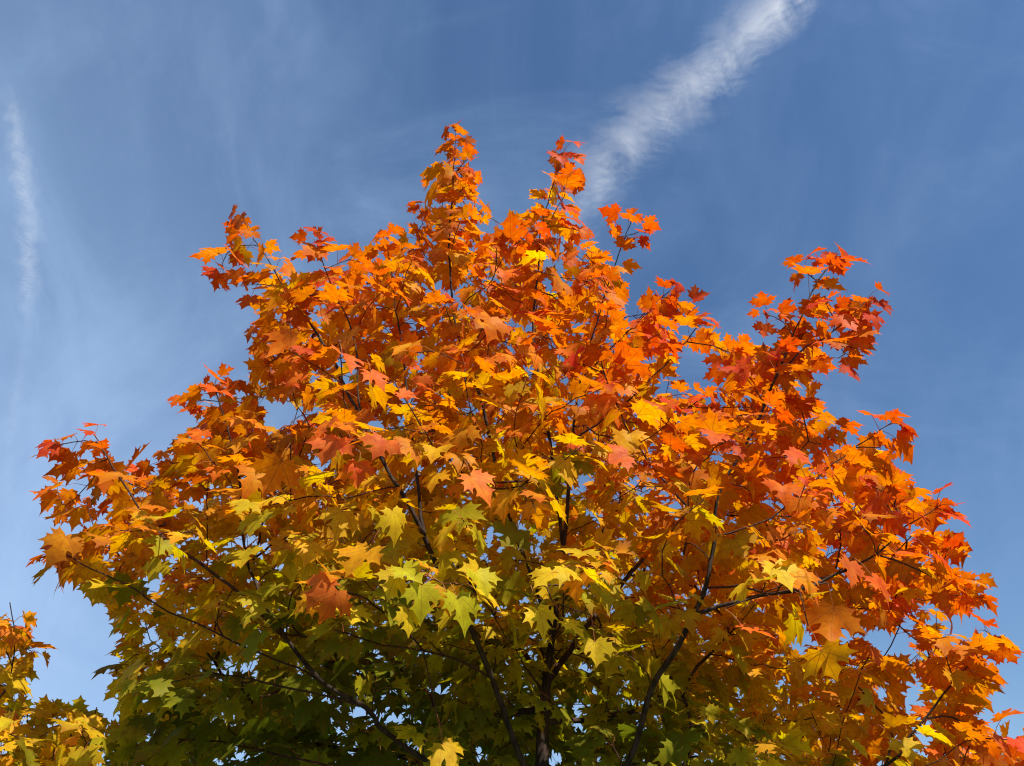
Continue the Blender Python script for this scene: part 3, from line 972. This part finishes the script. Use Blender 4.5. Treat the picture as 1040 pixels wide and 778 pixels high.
def trail_material(name, seed, strength, fibre, lean):
    m, t = new_mat(name)
    uv = N(t, 'ShaderNodeUVMap', uv_map='leaf_uv')
    sp = N(t, 'ShaderNodeSeparateXYZ')
    t.links.new(uv.outputs[0], sp.inputs[0])
    u, v = sp.outputs[0], sp.outputs[1]            # u along in units of the width, v across -1..1
    cb = N(t, 'ShaderNodeCombineXYZ')
    t.links.new(M(t, 'ADD', M(t, 'MULTIPLY', u, fibre), M(t, 'MULTIPLY', v, lean * fibre)), cb.inputs[0])
    t.links.new(M(t, 'MULTIPLY', v, 1.1), cb.inputs[1])
    cb.inputs[2].default_value = seed
    fib = N(t, 'ShaderNodeTexNoise', Scale=1.0, Detail=7.0, Roughness=0.58, Distortion=0.9)
    t.links.new(cb.outputs[0], fib.inputs['Vector'])
    c2 = N(t, 'ShaderNodeCombineXYZ')
    t.links.new(M(t, 'MULTIPLY', u, 1.25), c2.inputs[0]); t.links.new(v, c2.inputs[1]); c2.inputs[2].default_value = seed + 7
    big = N(t, 'ShaderNodeTexNoise', Scale=1.5, Detail=8.0, Roughness=0.62, Distortion=0.8)
    t.links.new(c2.outputs[0], big.inputs['Vector'])
    # the edge is pushed in and out by the fibres
    av = M(t, 'ABSOLUTE', M(t, 'ADD', v, M(t, 'MULTIPLY', M(t, 'SUBTRACT', big.outputs['Fac'], 0.5), 0.7)))
    prof = M(t, 'SUBTRACT', 1.0, sstep(t, M(t, 'ADD', av, M(t, 'MULTIPLY', M(t, 'SUBTRACT', fib.outputs['Fac'], 0.5), 2.3)), -0.35, 0.80))
    rim = M(t, 'SUBTRACT', 1.0, sstep(t, M(t, 'ABSOLUTE', v), 0.55, 0.98))
    dens = N(t, 'ShaderNodeAttribute', attribute_name='leaf_color')
    dsep = N(t, 'ShaderNodeSeparateColor')
    t.links.new(dens.outputs['Color'], dsep.inputs[0])
    body = M(t, 'MULTIPLY', M(t, 'ADD', 0.25, M(t, 'MULTIPLY', sstep(t, fib.outputs['Fac'], 0.3, 0.7), 0.9)), M(t, 'ADD', 0.1, M(t, 'MULTIPLY', sstep(t, big.outputs['Fac'], 0.2, 0.78), 1.4)))
    al = M(t, 'MULTIPLY', M(t, 'MULTIPLY', M(t, 'MULTIPLY', prof, rim), body), M(t, 'MULTIPLY', dsep.outputs[0], strength), clamp=True)
    df = N(t, 'ShaderNodeBsdfDiffuse'); df.inputs['Color'].default_value = (0.9, 0.9, 0.9, 1)
    tl = N(t, 'ShaderNodeBsdfTranslucent'); tl.inputs['Color'].default_value = (0.9, 0.9, 0.9, 1)
    a = N(t, 'ShaderNodeMixShader'); a.inputs[0].default_value = 0.55
    t.links.new(df.outputs[0], a.inputs[1]); t.links.new(tl.outputs[0], a.inputs[2])
    tp = N(t, 'ShaderNodeBsdfTransparent')
    mx = N(t, 'ShaderNodeMixShader')
    t.links.new(al, mx.inputs[0]); t.links.new(tp.outputs[0], mx.inputs[1]); t.links.new(a.outputs[0], mx.inputs[2])
    o = N(t, 'ShaderNodeOutputMaterial')
    t.links.new(mx.outputs[0], o.inputs[0])
    return m


def trail(path, label, seed, strength, fibre, lean, thick=0.12):
    """path: (px, py, half width in px, density) along the trail; a closed lens-shaped body at the trail's altitude"""
    pts = np.array([sky_at(x, y) for x, y, *_ in path])
    hw = np.array([np.linalg.norm(sky_at(x + w, y) - sky_at(x - w, y)) / 2 for x, y, w, _ in path])
    de = np.array([d for *_, d in path])
    n = 40
    s = np.concatenate([[0], np.cumsum(np.linalg.norm(np.diff(pts, axis=0), axis=1))])
    q = np.linspace(0, s[-1], n)
    P = np.stack([np.interp(q, s, pts[:, i]) for i in range(3)], 1)
    W = np.interp(q, s, hw); D = np.interp(q, s, de)
    T = norm(np.gradient(P, axis=0)); sd = norm(np.cross(T, UP))
    ac = np.linspace(-1, 1, 13)
    co, uv, col = [], [], []
    m = len(ac)
    for lay in (1, -1):
        for i in range(n):
            for a in ac:
                hgt = lay * thick * W[i] * math.sqrt(max(0, 1 - a * a))
                co.append(P[i] + sd[i] * W[i] * a + UP * hgt); uv.append((q[i] / hw.mean(), a)); col.append([D[i]] * 3)
    tr = []
    for lay in (0, 1):
        o = lay * n * m
        for i in range(n - 1):
            for k in range(m - 1):
                a, b, c, d = o + i * m + k, o + i * m + k + 1, o + (i + 1) * m + k + 1, o + (i + 1) * m + k
                tr += [(a, b, c), (a, c, d)] if lay else [(a, c, b), (a, d, c)]
    co = np.array(co); base = co.mean(0)
    ob = tri_object('contrail', co - base, tr, [trail_material('ice_haze', seed, strength, fibre, lean)], None, None, np.array(col), np.array(uv))
    ob.location = base
    ob['label'] = label; ob['category'] = 'contrail'; ob['group'] = 'old vapour trails in the sky'
    return ob


trail([(556, 275, 42, 0.1), (586, 215, 52, 0.45), (612, 165, 62, 0.8), (650, 128, 70, 0.8), (690, 95, 68, 0.95), (740, 55, 60, 1.1), (790, 5, 54, 1.3), (850, -60, 44, 1.2), (960, -170, 44, 1.0)],
      'broad white wispy vapour trail slanting up from behind the treetop', 3.0, 0.33, 1.5, 0.8)
trail([(12, 85, 17, 0.0), (15, 120, 19, 0.8), (22, 165, 22, 1.0), (30, 220, 22, 0.9), (30, 285, 20, 0.9), (28, 330, 17, 0.1), (16, 400, 17, 0.3), (8, 480, 17, 0.15), (4, 540, 17, 0.0)],
      'thin faint vapour trail running straight down the left edge of the sky', 11.0, 0.19, 0.9, -0.5)
